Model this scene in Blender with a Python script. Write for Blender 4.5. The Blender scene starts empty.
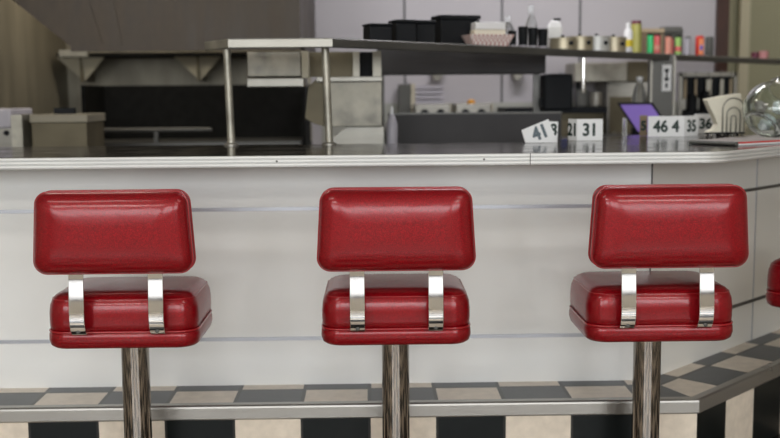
import bpy, bmesh, math, random
from mathutils import Vector, Matrix
random.seed(4)
PI = math.pi
scn = bpy.context.scene
C = scn.collection

# ------------------------------------------------------------------ camera, light, exposure
cam_d = bpy.data.cameras.new('camera'); cam = bpy.data.objects.new('camera', cam_d); C.objects.link(cam)
cam_d.sensor_width = 36.0; cam_d.lens = 1048.4 * 36.0 / 780.0
YAW, PITCH, ROLL = 0.0169, 0.1176, -0.0082
fwd = Vector((math.sin(YAW)*math.cos(PITCH), math.cos(YAW)*math.cos(PITCH), -math.sin(PITCH)))
rt = Vector((math.cos(YAW), -math.sin(YAW), 0)); up = rt.cross(fwd)
r2 = rt*math.cos(ROLL) + up*math.sin(ROLL); u2 = up*math.cos(ROLL) - rt*math.sin(ROLL)
cam.matrix_world = Matrix(((r2.x, u2.x, -fwd.x, 0), (r2.y, u2.y, -fwd.y, 0), (r2.z, u2.z, -fwd.z, 1.17), (0, 0, 0, 1)))
cam_d.dof.use_dof = True; cam_d.dof.focus_distance = 2.72; cam_d.dof.aperture_fstop = 2.6
cam_d.clip_start = 0.05
scn.camera = cam

w = bpy.data.worlds.new('daylight'); scn.world = w; w.use_nodes = True
w.node_tree.nodes['Background'].inputs[0].default_value = (0.75, 0.87, 1.0, 1)
w.node_tree.nodes['Background'].inputs[1].default_value = 0.6

def area(name, loc, rot, sx, sy, watts, col):
    l = bpy.data.lights.new(name, 'AREA'); l.shape = 'RECTANGLE'; l.size = sx; l.size_y = sy
    l.energy = watts; l.color = col
    o = bpy.data.objects.new(name, l); C.objects.link(o); o.location = loc; o.rotation_euler = rot
    return o
# daylight coming in through the three shop-front windows behind the camera
for x in (-2.7, 0.0, 2.7):
    area('sky_daylight', (x, -3.62, 1.975), (PI/2, 0, 0), 2.4, 1.25, 74, (0.95, 0.98, 1.0))      # upper part: sky
    area('street_daylight', (x, -3.62, 0.925), (PI/2, 0, 0), 2.4, 0.85, 7.2, (1.0, 0.93, 0.85))   # lower part: the street
# ceiling lamps: two over the stools, two over the kitchen; window pair and hall one added for light
LAMPS = [(-1.7, 0.6, 10, (1.0, 0.96, 0.91)), (1.7, 0.6, 10, (1.0, 0.96, 0.91)), (-1.9, -1.6, 34, (1.0, 0.96, 0.91)), (1.9, -1.6, 34, (1.0, 0.96, 0.91)),
         (0.75, 5.0, 26, (0.97, 0.95, 1.0)), (-1.55, 4.3, 10, (1.0, 0.90, 0.75)), (3.5, 7.3, 11, (1.0, 0.95, 0.82))]
for x, y, e, c in LAMPS:
    area('ceiling_lamp', (x, y, 2.80), (0, 0, 0), 1.15, 0.30, e, c)

# work lamp inside the extractor hood
area('hood_work_light', (-1.15, 5.55, 2.08), (0, 0, 0), 1.0, 0.2, 7, (1.0, 0.90, 0.74))

vs = scn.view_settings
vs.view_transform = 'Standard'; vs.look = 'None'; vs.gamma = 1; vs.use_curve_mapping = False
vs.exposure = 0.12

# ------------------------------------------------------------------ materials
def nt(name):
    m = bpy.data.materials.new(name); m.use_nodes = True
    return m, m.node_tree.nodes, m.node_tree.links, m.node_tree.nodes['Principled BSDF']
def rgba(c): return (c[0], c[1], c[2], 1)
def mat(name, col, rough=0.5, metal=0.0, coat=0.0, var=0.0, vscale=6.0, stretch=(1, 1, 1), bump=0.0, bscale=80.0,
        rvar=0.0, trans=0.0, ior=1.45, spec=0.5, coat_rough=0.05):
    m, N, L, p = nt(name)
    p.inputs['Base Color'].default_value = rgba(col); p.inputs['Roughness'].default_value = rough
    p.inputs['Metallic'].default_value = metal; p.inputs['Coat Weight'].default_value = coat
    p.inputs['Coat Roughness'].default_value = coat_rough; p.inputs['Transmission Weight'].default_value = trans
    p.inputs['IOR'].default_value = ior; p.inputs['Specular IOR Level'].default_value = spec
    tc = N.new('ShaderNodeTexCoord'); mp = N.new('ShaderNodeMapping'); L.new(tc.outputs['Object'], mp.inputs[0])
    mp.inputs['Scale'].default_value = stretch
    if var or rvar:
        n = N.new('ShaderNodeTexNoise'); n.inputs['Scale'].default_value = vscale; n.inputs['Detail'].default_value = 5
        L.new(mp.outputs[0], n.inputs['Vector'])
        if var:
            mr = N.new('ShaderNodeMapRange'); mr.inputs[1].default_value = 0.3; mr.inputs[2].default_value = 0.7
            mr.inputs[3].default_value = 1 - var; mr.inputs[4].default_value = 1 + var; L.new(n.outputs[0], mr.inputs[0])
            mx = N.new('ShaderNodeVectorMath'); mx.operation = 'SCALE'; mx.inputs[0].default_value = col
            L.new(mr.outputs[0], mx.inputs['Scale']); L.new(mx.outputs[0], p.inputs['Base Color'])
        if rvar:
            mr = N.new('ShaderNodeMapRange'); mr.inputs[1].default_value = 0.3; mr.inputs[2].default_value = 0.7
            mr.inputs[3].default_value = max(0, rough - rvar); mr.inputs[4].default_value = rough + rvar
            L.new(n.outputs[0], mr.inputs[0]); L.new(mr.outputs[0], p.inputs['Roughness'])
    if bump:
        n = N.new('ShaderNodeTexNoise'); n.inputs['Scale'].default_value = bscale; n.inputs['Detail'].default_value = 3
        L.new(mp.outputs[0], n.inputs['Vector'])
        b = N.new('ShaderNodeBump'); b.inputs['Strength'].default_value = bump; b.inputs['Distance'].default_value = 0.004
        L.new(n.outputs[0], b.inputs['Height']); L.new(b.outputs[0], p.inputs['Normal'])
    return m

def vinyl_mat():
    m, N, L, p = nt('red_glitter_vinyl')
    tc = N.new('ShaderNodeTexCoord')
    n = N.new('ShaderNodeTexNoise'); n.inputs['Scale'].default_value = 560; n.inputs['Detail'].default_value = 2
    L.new(tc.outputs['Object'], n.inputs['Vector'])
    n2 = N.new('ShaderNodeTexNoise'); n2.inputs['Scale'].default_value = 7; n2.inputs['Detail'].default_value = 4
    L.new(tc.outputs['Object'], n2.inputs['Vector'])
    cr = N.new('ShaderNodeValToRGB'); cr.color_ramp.elements[0].position = 0.38; cr.color_ramp.elements[1].position = 0.68
    cr.color_ramp.elements[0].color = (0.12, 0.0002, 0.002, 1); cr.color_ramp.elements[1].color = (0.35, 0.001, 0.007, 1)
    L.new(n.outputs[0], cr.inputs[0]); L.new(cr.outputs[0], p.inputs['Base Color'])
    p.inputs['Metallic'].default_value = 0.3; p.inputs['Roughness'].default_value = 0.42; p.inputs['Specular IOR Level'].default_value = 0.15
    p.inputs['Coat Weight'].default_value = 0.55; p.inputs['Coat IOR'].default_value = 1.5
    mr = N.new('ShaderNodeMapRange'); mr.inputs[1].default_value = 0.3; mr.inputs[2].default_value = 0.7
    mr.inputs[3].default_value = 0.09; mr.inputs[4].default_value = 0.2
    L.new(n2.outputs[0], mr.inputs[0]); L.new(mr.outputs[0], p.inputs['Coat Roughness'])
    n3 = N.new('ShaderNodeTexNoise'); n3.inputs['Scale'].default_value = 22; n3.inputs['Detail'].default_value = 3
    L.new(tc.outputs['Object'], n3.inputs['Vector'])
    b = N.new('ShaderNodeBump'); b.inputs['Strength'].default_value = 0.10; b.inputs['Distance'].default_value = 0.006
    L.new(n3.outputs[0], b.inputs['Height']); L.new(b.outputs[0], p.inputs['Normal']); L.new(b.outputs[0], p.inputs['Coat Normal'])
    return m

def tile_mat(name, T, u0, v0, light, dark, grout, uv=True, phase=0, rough=0.3, gw=0.018, spec=0.5):
    """checker of square tiles in metres, laid out in UV or object space"""
    m, N, L, p = nt(name)
    tc = N.new('ShaderNodeTexCoord'); sp = N.new('ShaderNodeSeparateXYZ')
    L.new(tc.outputs['UV' if uv else 'Object'], sp.inputs[0])
    def M(op, a, b=None):
        n = N.new('ShaderNodeMath'); n.operation = op
        for i, v in enumerate((a, b)):
            if v is None: continue
            if isinstance(v, (int, float)): n.inputs[i].default_value = v
            else: L.new(v, n.inputs[i])
        return n.outputs[0]
    a = M('DIVIDE', M('SUBTRACT', sp.outputs[0], u0), T); b = M('DIVIDE', M('SUBTRACT', sp.outputs[1], v0), T)
    par = M('FLOORED_MODULO', M('ADD', M('ADD', M('FLOOR', a), M('FLOOR', b)), phase), 2.0)
    def edge(x):
        f = M('SUBTRACT', x, M('FLOOR', x)); return M('MINIMUM', f, M('SUBTRACT', 1.0, f))
    g = M('LESS_THAN', M('MINIMUM', edge(a), edge(b)), gw)
    mix = N.new('ShaderNodeMix'); mix.data_type = 'RGBA'; L.new(par, mix.inputs['Factor'])
    mix.inputs['A'].default_value = rgba(light); mix.inputs['B'].default_value = rgba(dark)
    nz = N.new('ShaderNodeTexNoise'); nz.inputs['Scale'].default_value = 30; nz.inputs['Detail'].default_value = 5
    L.new(tc.outputs['Object'], nz.inputs['Vector'])
    mr = N.new('ShaderNodeMapRange'); mr.inputs[1].default_value = 0.3; mr.inputs[2].default_value = 0.7
    mr.inputs[3].default_value = 0.9; mr.inputs[4].default_value = 1.08; L.new(nz.outputs[0], mr.inputs[0])
    vm = N.new('ShaderNodeVectorMath'); vm.operation = 'SCALE'; L.new(mix.outputs['Result'], vm.inputs[0]); L.new(mr.outputs[0], vm.inputs['Scale'])
    mg = N.new('ShaderNodeMix'); mg.data_type = 'RGBA'; L.new(g, mg.inputs['Factor']); L.new(vm.outputs[0], mg.inputs['A'])
    mg.inputs['B'].default_value = rgba(grout); L.new(mg.outputs['Result'], p.inputs['Base Color'])
    p.inputs['Roughness'].default_value = rough; p.inputs['Specular IOR Level'].default_value = spec
    bp = N.new('ShaderNodeBump'); bp.inputs['Distance'].default_value = 0.002; bp.inputs['Strength'].default_value = 0.5
    L.new(M('SUBTRACT', 1.0, g), bp.inputs['Height']); L.new(bp.outputs[0], p.inputs['Normal'])
    return m

def emit(name, col, s):
    m, N, L, p = nt(name)
    p.inputs['Base Color'].default_value = rgba(col); p.inputs['Emission Color'].default_value = rgba(col)
    p.inputs['Emission Strength'].default_value = s; p.inputs['Roughness'].default_value = 0.2
    return m

BEIGE, BLACKT, GROUT = (0.70, 0.615, 0.51), (0.006, 0.008, 0.008), (0.03, 0.03, 0.028)
T8 = 0.2032
M = dict(
    vinyl=vinyl_mat(),
    piping=mat('red_piping', (0.30, 0.004, 0.008), 0.3, coat=0.6),
    chrome=mat('chrome', (0.70, 0.69, 0.68), 0.04, 1.0, rvar=0.02, vscale=30),
    chrome_old=mat('old_chrome_reflections', (0.27, 0.24, 0.21), 0.09, 1.0, var=0.12, vscale=14, rvar=0.05, stretch=(1, 1, 0.2)),  # old chrome; dark, streaky reflections are put into the colour
    collar=mat('dark_steel_collar', (0.10, 0.10, 0.10), 0.35, 0.8),
    laminate=mat('white_laminate', (0.80, 0.80, 0.78), 0.22, coat=0.25, var=0.025, vscale=1.5, coat_rough=0.12),
    laminate_side=mat('white_laminate_side_shade', (0.80, 0.785, 0.74), 0.22, coat=0.25, var=0.025, vscale=1.5, coat_rough=0.12),  # same white laminate, with the angled side's shade tinted in
    seam=mat('dark_seam', (0.10, 0.10, 0.10), 0.6),
    alu=mat('aluminium_strip', (0.42, 0.43, 0.47), 0.35, 0.9),
    rim=mat('ribbed_aluminium_rim', (0.63, 0.63, 0.61), 0.42, 0.3, var=0.03),
    steel_trim=mat('brushed_steel_trim', (0.38, 0.365, 0.34), 0.33, 0.85, var=0.10, vscale=3, stretch=(1, 1, 1), rvar=0.08),
    top=mat('dark_counter_laminate', (0.022, 0.019, 0.017), 0.14, coat=0.0, var=0.25, vscale=8, rvar=0.05, bump=0.03, bscale=25),
    tile_top=tile_mat('ledge_checker_tiles', T8, 0.0, 0.1645, BEIGE, (0.06, 0.066, 0.072), GROUT, phase=1, rough=0.34, gw=0.028),  # dark tiles greyed: their reflected sheen is put into the colour
    tile_face=tile_mat('riser_checker_tiles', T8, 0.0, 0.0, BEIGE, BLACKT, GROUT, phase=1, rough=0.3, spec=0.2),
    floor=tile_mat('floor_checker_tiles', 0.3048, 0.95, 0.12, BEIGE, BLACKT, GROUT, uv=False, rough=0.25, gw=0.008),
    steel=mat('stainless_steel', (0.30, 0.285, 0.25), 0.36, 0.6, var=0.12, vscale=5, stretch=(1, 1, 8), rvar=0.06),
    steel_lit=mat('lit_stainless', (0.37, 0.35, 0.295), 0.42, 0.6, var=0.42, vscale=9, rvar=0.08),  # copy of the stainless with light put into its colour
    steel_black=mat('dark_matte_steel', (0.034, 0.031, 0.032), 0.55, 0.1, var=0.15, vscale=5),  # darker and less metallic than the other steels
    steel_mottled=mat('mottled_stainless', (0.21, 0.195, 0.16), 0.4, 0.55, var=0.6, vscale=11, rvar=0.1),  # tone varies at random in coarse patches
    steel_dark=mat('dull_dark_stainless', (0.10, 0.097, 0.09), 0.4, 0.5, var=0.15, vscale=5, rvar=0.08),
    hood=mat('aged_hood_steel', (0.062, 0.049, 0.037), 0.5, 0.35, var=0.3, vscale=4, stretch=(3, 1, 0.8), rvar=0.08),
    hood_wall=mat('kitchen_steel_cladding', (0.25, 0.225, 0.17), 0.5, 0.2, var=0.2, vscale=3, stretch=(1, 3, 0.6), rvar=0.08),
    black=mat('black_plastic', (0.007, 0.008, 0.010), 0.6, bump=0.05, spec=0.25),
    splash=mat('brown_steel_splashback', (0.34, 0.31, 0.24), 0.5, 0.2, var=0.2, vscale=4, stretch=(3, 1, 0.8)),
    soot_and_shade=mat('blackened_iron', (0.006, 0.006, 0.0055), 0.8, spec=0.2, var=0.4, vscale=20),
    tan=mat('brown_steel', (0.13, 0.11, 0.07), 0.5, 0.5, var=0.15, vscale=8),
    paint=mat('pale_lilac_paint', (0.50, 0.475, 0.49), 0.6, var=0.03, vscale=2),
    paint_low=mat('pale_green_splash_tile', (0.42, 0.42, 0.37), 0.5, var=0.04),
    olive=mat('olive_wall_paint', (0.30, 0.29, 0.20), 0.7, var=0.04, vscale=2),
    plaster=mat('cream_plaster', (0.60, 0.56, 0.49), 0.8),
    ceil=mat('white_ceiling_tile', (0.72, 0.71, 0.68), 0.85),
    brown=mat('dark_brown_wood', (0.055, 0.022, 0.014), 0.45, var=0.2, vscale=10, stretch=(6, 6, 1)),
    beige=mat('beige_paint', (0.50, 0.46, 0.35), 0.6),
    white=mat('white_plastic', (0.78, 0.78, 0.78), 0.4),
    card=mat('white_card', (0.80, 0.80, 0.80), 0.45),
    ink=mat('dark_green_ink', (0.012, 0.03, 0.022), 0.5),
    ink_grey=mat('grey_ink', (0.10, 0.13, 0.15), 0.5),
    paper=mat('cream_napkin_paper', (0.74, 0.70, 0.58), 0.8, bump=0.2, bscale=60),
    glass=mat('clear_glass', (0.93, 0.98, 0.96), 0.02, trans=1.0, ior=1.45),
    clearp=mat('clear_plastic', (0.9, 0.92, 0.92), 0.12, trans=0.9, ior=1.3),
    foil=mat('crumpled_white_wrapper', (0.62, 0.68, 0.68), 0.5, var=0.3, vscale=30),
    screen=emit('violet_screen', (0.15, 0.095, 0.32), 0.65),
    grey=mat('grey_paper', (0.38, 0.35, 0.33), 0.7, var=0.15, vscale=25),
    red=mat('red_paint', (0.62, 0.03, 0.02), 0.4),
    orange=mat('orange_paint', (0.85, 0.28, 0.12), 0.4),
    blue=mat('blue_paint', (0.08, 0.12, 0.55), 0.4),
    green=mat('green_sauce', (0.04, 0.62, 0.20), 0.3),
    salmon=mat('salmon_sauce', (0.72, 0.30, 0.22), 0.35),
    redsauce=mat('red_sauce', (0.70, 0.12, 0.12), 0.3),
    lime=mat('lime_label', (0.35, 0.60, 0.16), 0.4),
    mustard=mat('pale_mustard', (0.45, 0.43, 0.12), 0.35),
    yellow=mat('yellow_label', (0.80, 0.62, 0.03), 0.4),
    maroon=mat('maroon_cap', (0.16, 0.03, 0.06), 0.4),
    brass=mat('brushed_brass', (0.46, 0.41, 0.30), 0.42, 0.75, var=0.1, vscale=12),
    pink=mat('pink_plastic', (0.62, 0.28, 0.28), 0.5),
    card_tan=mat('tan_cardboard', (0.25, 0.19, 0.12), 0.8),
    greybox=mat('grey_plastic', (0.10, 0.10, 0.09), 0.6),
    lilac=mat('lilac_tray', (0.42, 0.40, 0.44), 0.5),
    wood=mat('pale_wood_handle', (0.48, 0.38, 0.25), 0.6),
    amber=mat('orange_plastic', (0.70, 0.32, 0.04), 0.5),
    diff=emit('lamp_diffuser', (1.0, 0.96, 0.9), 2.0),
)

def check_tray():
    m, N, L, p = nt('red_check_tray_paper')
    tc = N.new('ShaderNodeTexCoord'); ck = N.new('ShaderNodeTexChecker'); ck.inputs['Scale'].default_value = 110
    ck.inputs[1].default_value = (0.80, 0.74, 0.70, 1); ck.inputs[2].default_value = (0.55, 0.30, 0.28, 1)
    L.new(tc.outputs['Object'], ck.inputs[0]); L.new(ck.outputs[0], p.inputs['Base Color']); p.inputs['Roughness'].default_value = 0.7
    return m
M['check'] = check_tray()

# ------------------------------------------------------------------ helpers
def obj(name, bm, m, parent=None, smooth=False, loc=None, rot=None):
    me = bpy.data.meshes.new(name); bmesh.ops.recalc_face_normals(bm, faces=bm.faces[:]); bm.to_mesh(me); bm.free()
    ms = m if isinstance(m, (list, tuple)) else [m]
    for k in ms: me.materials.append(M[k])
    o = bpy.data.objects.new(name, me); C.objects.link(o)
    if smooth:
        for p in me.polygons: p.use_smooth = True
        if smooth != 'all':
            es = [e for e in me.edges]
            me.set_sharp_from_angle(angle=math.radians(38))
    if parent: o.parent = parent
    if loc: o.location = loc
    if rot: o.rotation_euler = rot
    return o
def tag(o, label=None, cat=None, group=None, kind=None):
    if label: o['label'] = label
    if cat: o['category'] = cat
    if group: o['group'] = group
    if kind: o['kind'] = kind
    return o
def thing(name, label, cat, loc=(0, 0, 0), rz=0.0, group=None):
    o = bpy.data.objects.new(name, None); C.objects.link(o); o.empty_display_size = 0.05
    o.location = loc; o.rotation_euler = (0, 0, rz)
    return tag(o, label, cat, group)
def struct(name, bm, m, parent=None):
    o = obj(name, bm, m, parent)
    if not parent: o['kind'] = 'structure'
    return o
def copy_tree(o, parent=None):
    c = o.copy(); C.objects.link(c)
    if parent: c.parent = parent
    for ch in list(o.children): copy_tree(ch, c)
    return c

def box(bm, x0, x1, y0, y1, z0, z1, bevel=0.0, mi=0):
    vs_ = [bm.verts.new((x, y, z)) for x in (x0, x1) for y in (y0, y1) for z in (z0, z1)]
    fs = []
    for q in ((0, 1, 3, 2), (4, 6, 7, 5), (0, 4, 5, 1), (2, 3, 7, 6), (0, 2, 6, 4), (1, 5, 7, 3)):
        f = bm.faces.new([vs_[i] for i in q]); f.material_index = mi; fs.append(f)
    if bevel:
        es = list({e for f in fs for e in f.edges})
        bmesh.ops.bevel(bm, geom=es, offset=bevel, segments=2, affect='EDGES', profile=0.5)
    return bm
def B(*a, **k): return box(bmesh.new(), *a, **k)
def prism(bm, pts, z0, z1, mi=0):
    a = [bm.verts.new((x, y, z0)) for x, y in pts]; b = [bm.verts.new((x, y, z1)) for x, y in pts]
    n = len(pts); fs = [bm.faces.new(a[::-1]), bm.faces.new(b)]
    for i in range(n): fs.append(bm.faces.new((a[i], a[(i+1) % n], b[(i+1) % n], b[i])))
    for f in fs: f.material_index = mi
    return bm
def prism_y(bm, pts, y0, y1, mi=0):      # outline in x,z extruded along y
    a = [bm.verts.new((x, y0, z)) for x, z in pts]; b = [bm.verts.new((x, y1, z)) for x, z in pts]
    n = len(pts); fs = [bm.faces.new(a), bm.faces.new(b[::-1])]
    for i in range(n): fs.append(bm.faces.new((a[i], b[i], b[(i+1) % n], a[(i+1) % n])))
    for f in fs: f.material_index = mi
    return bm
def loft(bm, rings, cap=True, closed=False):
    R_ = [[bm.verts.new(p) for p in r] for r in rings]; n = len(R_[0])
    for a, b in zip(R_, R_[1:]):
        for i in range(n): bm.faces.new((a[i], a[(i+1) % n], b[(i+1) % n], b[i]))
    if cap: bm.faces.new(R_[0][::-1]); bm.faces.new(R_[-1])
    return bm
def rr(hw, hd, r, n=6, top=None):
    """rounded outline (counter clockwise). top = half width at +d end (a trapezoid) """
    tw = hw if top is None else top
    pts = []
    for cx, cy, a0 in ((tw-r, hd-r, 0), (-tw+r, hd-r, PI/2), (-hw+r, -hd+r, PI), (hw-r, -hd+r, 1.5*PI)):
        for i in range(n+1):
            a = a0 + (PI/2)*i/n; pts.append((cx + r*math.cos(a), cy + r*math.sin(a)))
    return pts
def lathe(bm, prof, n=32, c=(0, 0), mi=0):
    rings = []
    for r, z in prof:
        rings.append([bm.verts.new((c[0] + r*math.cos(2*PI*i/n), c[1] + r*math.sin(2*PI*i/n), z)) for i in range(n)])
    fs = []
    for a, b in zip(rings, rings[1:]):
        for i in range(n): fs.append(bm.faces.new((a[i], a[(i+1) % n], b[(i+1) % n], b[i])))
    if prof[0][0] > 1e-4: fs.append(bm.faces.new(rings[0][::-1]))
    if prof[-1][0] > 1e-4: fs.append(bm.faces.new(rings[-1]))
    for f in fs: f.material_index = mi
    bmesh.ops.remove_doubles(bm, verts=bm.verts[:], dist=1e-6)
    return bm
def LA(prof, **k): return lathe(bmesh.new(), prof, **k)
def tube(bm, path, r, n=8, closed=False):
    P = [Vector(p) for p in path]; m = len(P); rings = []
    nrm = None
    for i in range(m):
        if closed: t = (P[(i+1) % m] - P[i-1]).normalized()
        else: t = (P[min(i+1, m-1)] - P[max(i-1, 0)]).normalized()
        if nrm is None:
            nrm = t.cross(Vector((0, 0, 1)))
            if nrm.length < 0.1: nrm = t.cross(Vector((0, 1, 0)))
            nrm.normalize()
        nrm = (nrm - t*nrm.dot(t)).normalized(); bi = t.cross(nrm)
        rings.append([bm.verts.new(P[i] + (nrm*math.cos(2*PI*k/n) + bi*math.sin(2*PI*k/n))*r) for k in range(n)])
    for i in range(m if closed else m-1):
        a, b = rings[i], rings[(i+1) % m]
        for k in range(n): bm.faces.new((a[k], a[(k+1) % n], b[(k+1) % n], b[k]))
    if not closed: bm.faces.new(rings[0][::-1]); bm.faces.new(rings[-1])
    return bm
def TU(*a, **k): return tube(bmesh.new(), *a, **k)
def strip(bm, prof, x0, x1, th):
    """a bent flat bar: profile in y,z swept across x"""
    P = [Vector((y, z)) for y, z in prof]; L_, R_ = [], []
    for i, p in enumerate(P):
        t = (P[min(i+1, len(P)-1)] - P[max(i-1, 0)]).normalized(); nn = Vector((-t.y, t.x))
        L_.append(p + nn*th/2); R_.append(p - nn*th/2)
    rings = []
    for l, r in zip(L_, R_):
        rings.append([(x0, l.x, l.y), (x1, l.x, l.y), (x1, r.x, r.y), (x0, r.x, r.y)])
    return loft(bm, rings)
def text(name, body, size, parent, loc, rot, m, bold=0.0, xs=1.0):
    cu = bpy.data.curves.new(name, 'FONT'); cu.body = body; cu.size = size; cu.extrude = 0.0003
    cu.align_x = 'CENTER'; cu.align_y = 'CENTER'
    tmp = bpy.data.objects.new('lettering', cu); C.objects.link(tmp)
    bpy.context.view_layer.update()
    src = bpy.data.meshes.new_from_object(tmp.evaluated_get(bpy.context.evaluated_depsgraph_get()))
    bpy.data.objects.remove(tmp); bpy.data.curves.remove(cu)
    bm = bmesh.new()
    for k, (dx, dy) in enumerate(((0, 0), (1, 0), (-1, 0), (0, 1), (0, -1), (0.7, 0.7), (-0.7, 0.7), (0.7, -0.7), (-0.7, -0.7))):
        n0 = len(bm.verts); bm.from_mesh(src); bm.verts.ensure_lookup_table()
        for v in bm.verts[n0:]:
            v.co.x = v.co.x*xs + dx*bold; v.co.y += dy*bold; v.co.z += 0.00002*k
    bpy.data.meshes.remove(src)
    me = bpy.data.meshes.new(name); bm.to_mesh(me); bm.free(); me.materials.append(M[m])
    o = bpy.data.objects.new(name, me); C.objects.link(o); o.parent = parent; o.location = loc; o.rotation_euler = rot
    return o

# ------------------------------------------------------------------ room shell
ZC = 2.9
struct('floor', B(-5.0, 5.6, -3.5, 8.6, -0.1, 0.0), 'floor')
struct('ceiling', B(-5.0, 5.6, -3.5, 8.6, ZC, ZC+0.1), 'ceil')
struct('wall_left', B(-5.1, -5.0, -3.5, 4.1, 0, ZC), 'plaster')
struct('wall_right', B(5.6, 5.7, -3.5, 8.6, 0, ZC), 'plaster')
bm = bmesh.new()
box(bm, -5.0, 5.6, -3.6, -3.5, 0, 0.5); box(bm, -5.0, 5.6, -3.6, -3.5, 2.6, ZC)
for a, b in ((-5.0, -3.9), (-1.5, -1.2), (1.2, 1.5), (3.9, 5.6)): box(bm, a, b, -3.6, -3.5, 0.5, 2.6)
struct('wall_front', bm, 'plaster')
for i, x in enumerate((-2.7, 0.0, 2.7)):
    bm = bmesh.new()
    for a, b, c, d in ((x-1.2, x-1.14, 0.5, 2.6), (x+1.14, x+1.2, 0.5, 2.6), (x-1.14, x+1.14, 0.5, 0.56), (x-1.14, x+1.14, 2.54, 2.6), (x-0.02, x+0.02, 0.56, 2.54)):
        box(bm, a, b, -3.56, -3.5, c, d)
    struct('window_%d' % (i+1), bm, 'alu')
# kitchen walls
struct('wall_kitchen_back', B(-0.36, 2.08, 6.38, 6.5, 0, ZC), 'paint')
struct('wall_kitchen_left', B(-1.94, -1.82, 4.2, 6.38, 0, ZC), 'hood_wall')
struct('wall_left_return', B(-5.0, -1.82, 4.1, 4.2, 0, ZC), 'hood_wall')
struct('wall_kitchen_grill', B(-1.94, -0.36, 6.38, 6.5, 0, ZC), 'splash')
struct('wall_hall', B(1.9, 5.6, 8.5, 8.6, 0, ZC), 'olive')
struct('wall_hall_left', B(1.9, 2.0, 6.5, 8.5, 0, ZC), 'olive')
struct('baseboard_back', B(-0.3, 2.08, 6.372, 6.38, 0, 1.12), 'paint_low')
for i, x in enumerate((0.205, 0.79, 1.26)):
    struct('trim_%d' % (i+1), B(x-0.006, x+0.006, 6.374, 6.38, 1.12, ZC), 'seam')
bm = bmesh.new(); box(bm, 2.08, 2.15, 6.34, 6.52, 0, 2.75)
struct('door_1', bm, 'brown')
d = thing('coat_hook', 'dark hook rail on the olive wall beside the brown door post', 'hook')
d.location = (2.62, 8.45, 1.72)
obj('rail', B(-0.07, 0.05, -0.01, 0.05, -0.02, 0.03), 'black', d)
for x in (-0.05, 0.0, 0.04): obj('hook', TU([(x, -0.005, -0.015), (x, -0.03, -0.03), (x, -0.03, -0.06)], 0.006), 'black', d)
bm = bmesh.new(); box(bm, 2.50, 2.58, 8.44, 8.5, 0, 2.4, mi=0); box(bm, 2.95, 3.03, 8.44, 8.5, 0, 2.4, mi=0)
box(bm, 2.50, 3.03, 8.44, 8.5, 2.4, 2.48, mi=0)
struct('door_2', bm, 'beige')

# lamps on the ceiling
LL = ['long ceiling lamp over the left stools', 'long ceiling lamp over the right stools', 'unseen ceiling lamp added for frontal light near the left shop window', 'unseen ceiling lamp added for frontal light near the right shop window', 'long ceiling lamp over the pass shelf', 'long ceiling lamp beside the extractor hood', 'unseen ceiling lamp added to brighten the olive back hall']
for (x, y, e, c), lb in zip(LAMPS, LL):
    t = thing('ceiling_lamp_fitting', lb, 'lamp', (x, y, ZC))
    obj('housing', B(-0.62, 0.62, -0.19, 0.19, -0.06, 0), 'white', t)
    obj('diffuser', B(-0.58, 0.58, -0.16, 0.16, -0.075, -0.06), 'diff', t)

# ------------------------------------------------------------------ the counter (front face, tiled ledge, top)
# plan: straight run along x, outer corner, then a run at 45 degrees away to the right
XP, YP = 0.881, 3.278      # corner of the panelled face
XL, YL = 0.9734, 3.055     # corner of the ledge
S = math.sqrt(0.5); RUN = 2.7; XW = -4.6
ZL = 0.252; ZT = 1.0
base = thing('diner_counter', 'white panelled diner counter with metal strips and checkered tile ledge', 'counter', (XP, YP, 0))
def loc(p): return (p[0]-XP, p[1]-YP)
def face_bm(z0, z1, off, a, b, th, run0=None):
    """slab standing on the panel line, off = distance in front of it; a..b parts: 'straight' or 'diagonal'"""
    bm = bmesh.new()
    c0 = (0.4142*off, -off); c1 = (0.4142*(off-th), -(off-th))
    if a: prism(bm, [(XW-XP, -off), c0, c1, (XW-XP, -(off-th))], z0, z1)
    if b:
        e0 = (c0[0]+RUN*S, c0[1]+RUN*S); e1 = (c1[0]+RUN*S, c1[1]+RUN*S)
        prism(bm, [c0, e0, e1, c1], z0, z1)
    return bm
obj('front_panel', face_bm(ZL, ZT-0.031, 0.0, 1, 0, 0.05), 'laminate', base)
obj('front_panel', face_bm(ZL, ZT-0.031, 0.0, 0, 1, 0.05), 'laminate_side', base)
for z in (0.818, 0.403):
    obj('metal_strip', face_bm(z-0.0055, z+0.0055, 0.004, 1, 0, 0.008), 'alu', base)
    obj('metal_strip', face_bm(z-0.0055, z+0.0055, 0.004, 0, 1, 0.008), 'steel_dark', base)  # same strips; shade of the angled side painted as darker steel
obj('corner_seam', B(-0.002, 0.002, -0.004, 0.0, ZL, ZT-0.032), 'seam', base)
bm = bmesh.new(); e = 0.745*S; q = 0.001
prism(bm, [(e-q+0.003*S, e-q-0.003*S), (e+q+0.003*S, e+q-0.003*S), (e+q-0.003*S, e+q+0.003*S), (e-q-0.003*S, e-q+0.003*S)], ZL, ZT-0.032)
obj('panel_seam', bm, 'alu', base)
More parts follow.
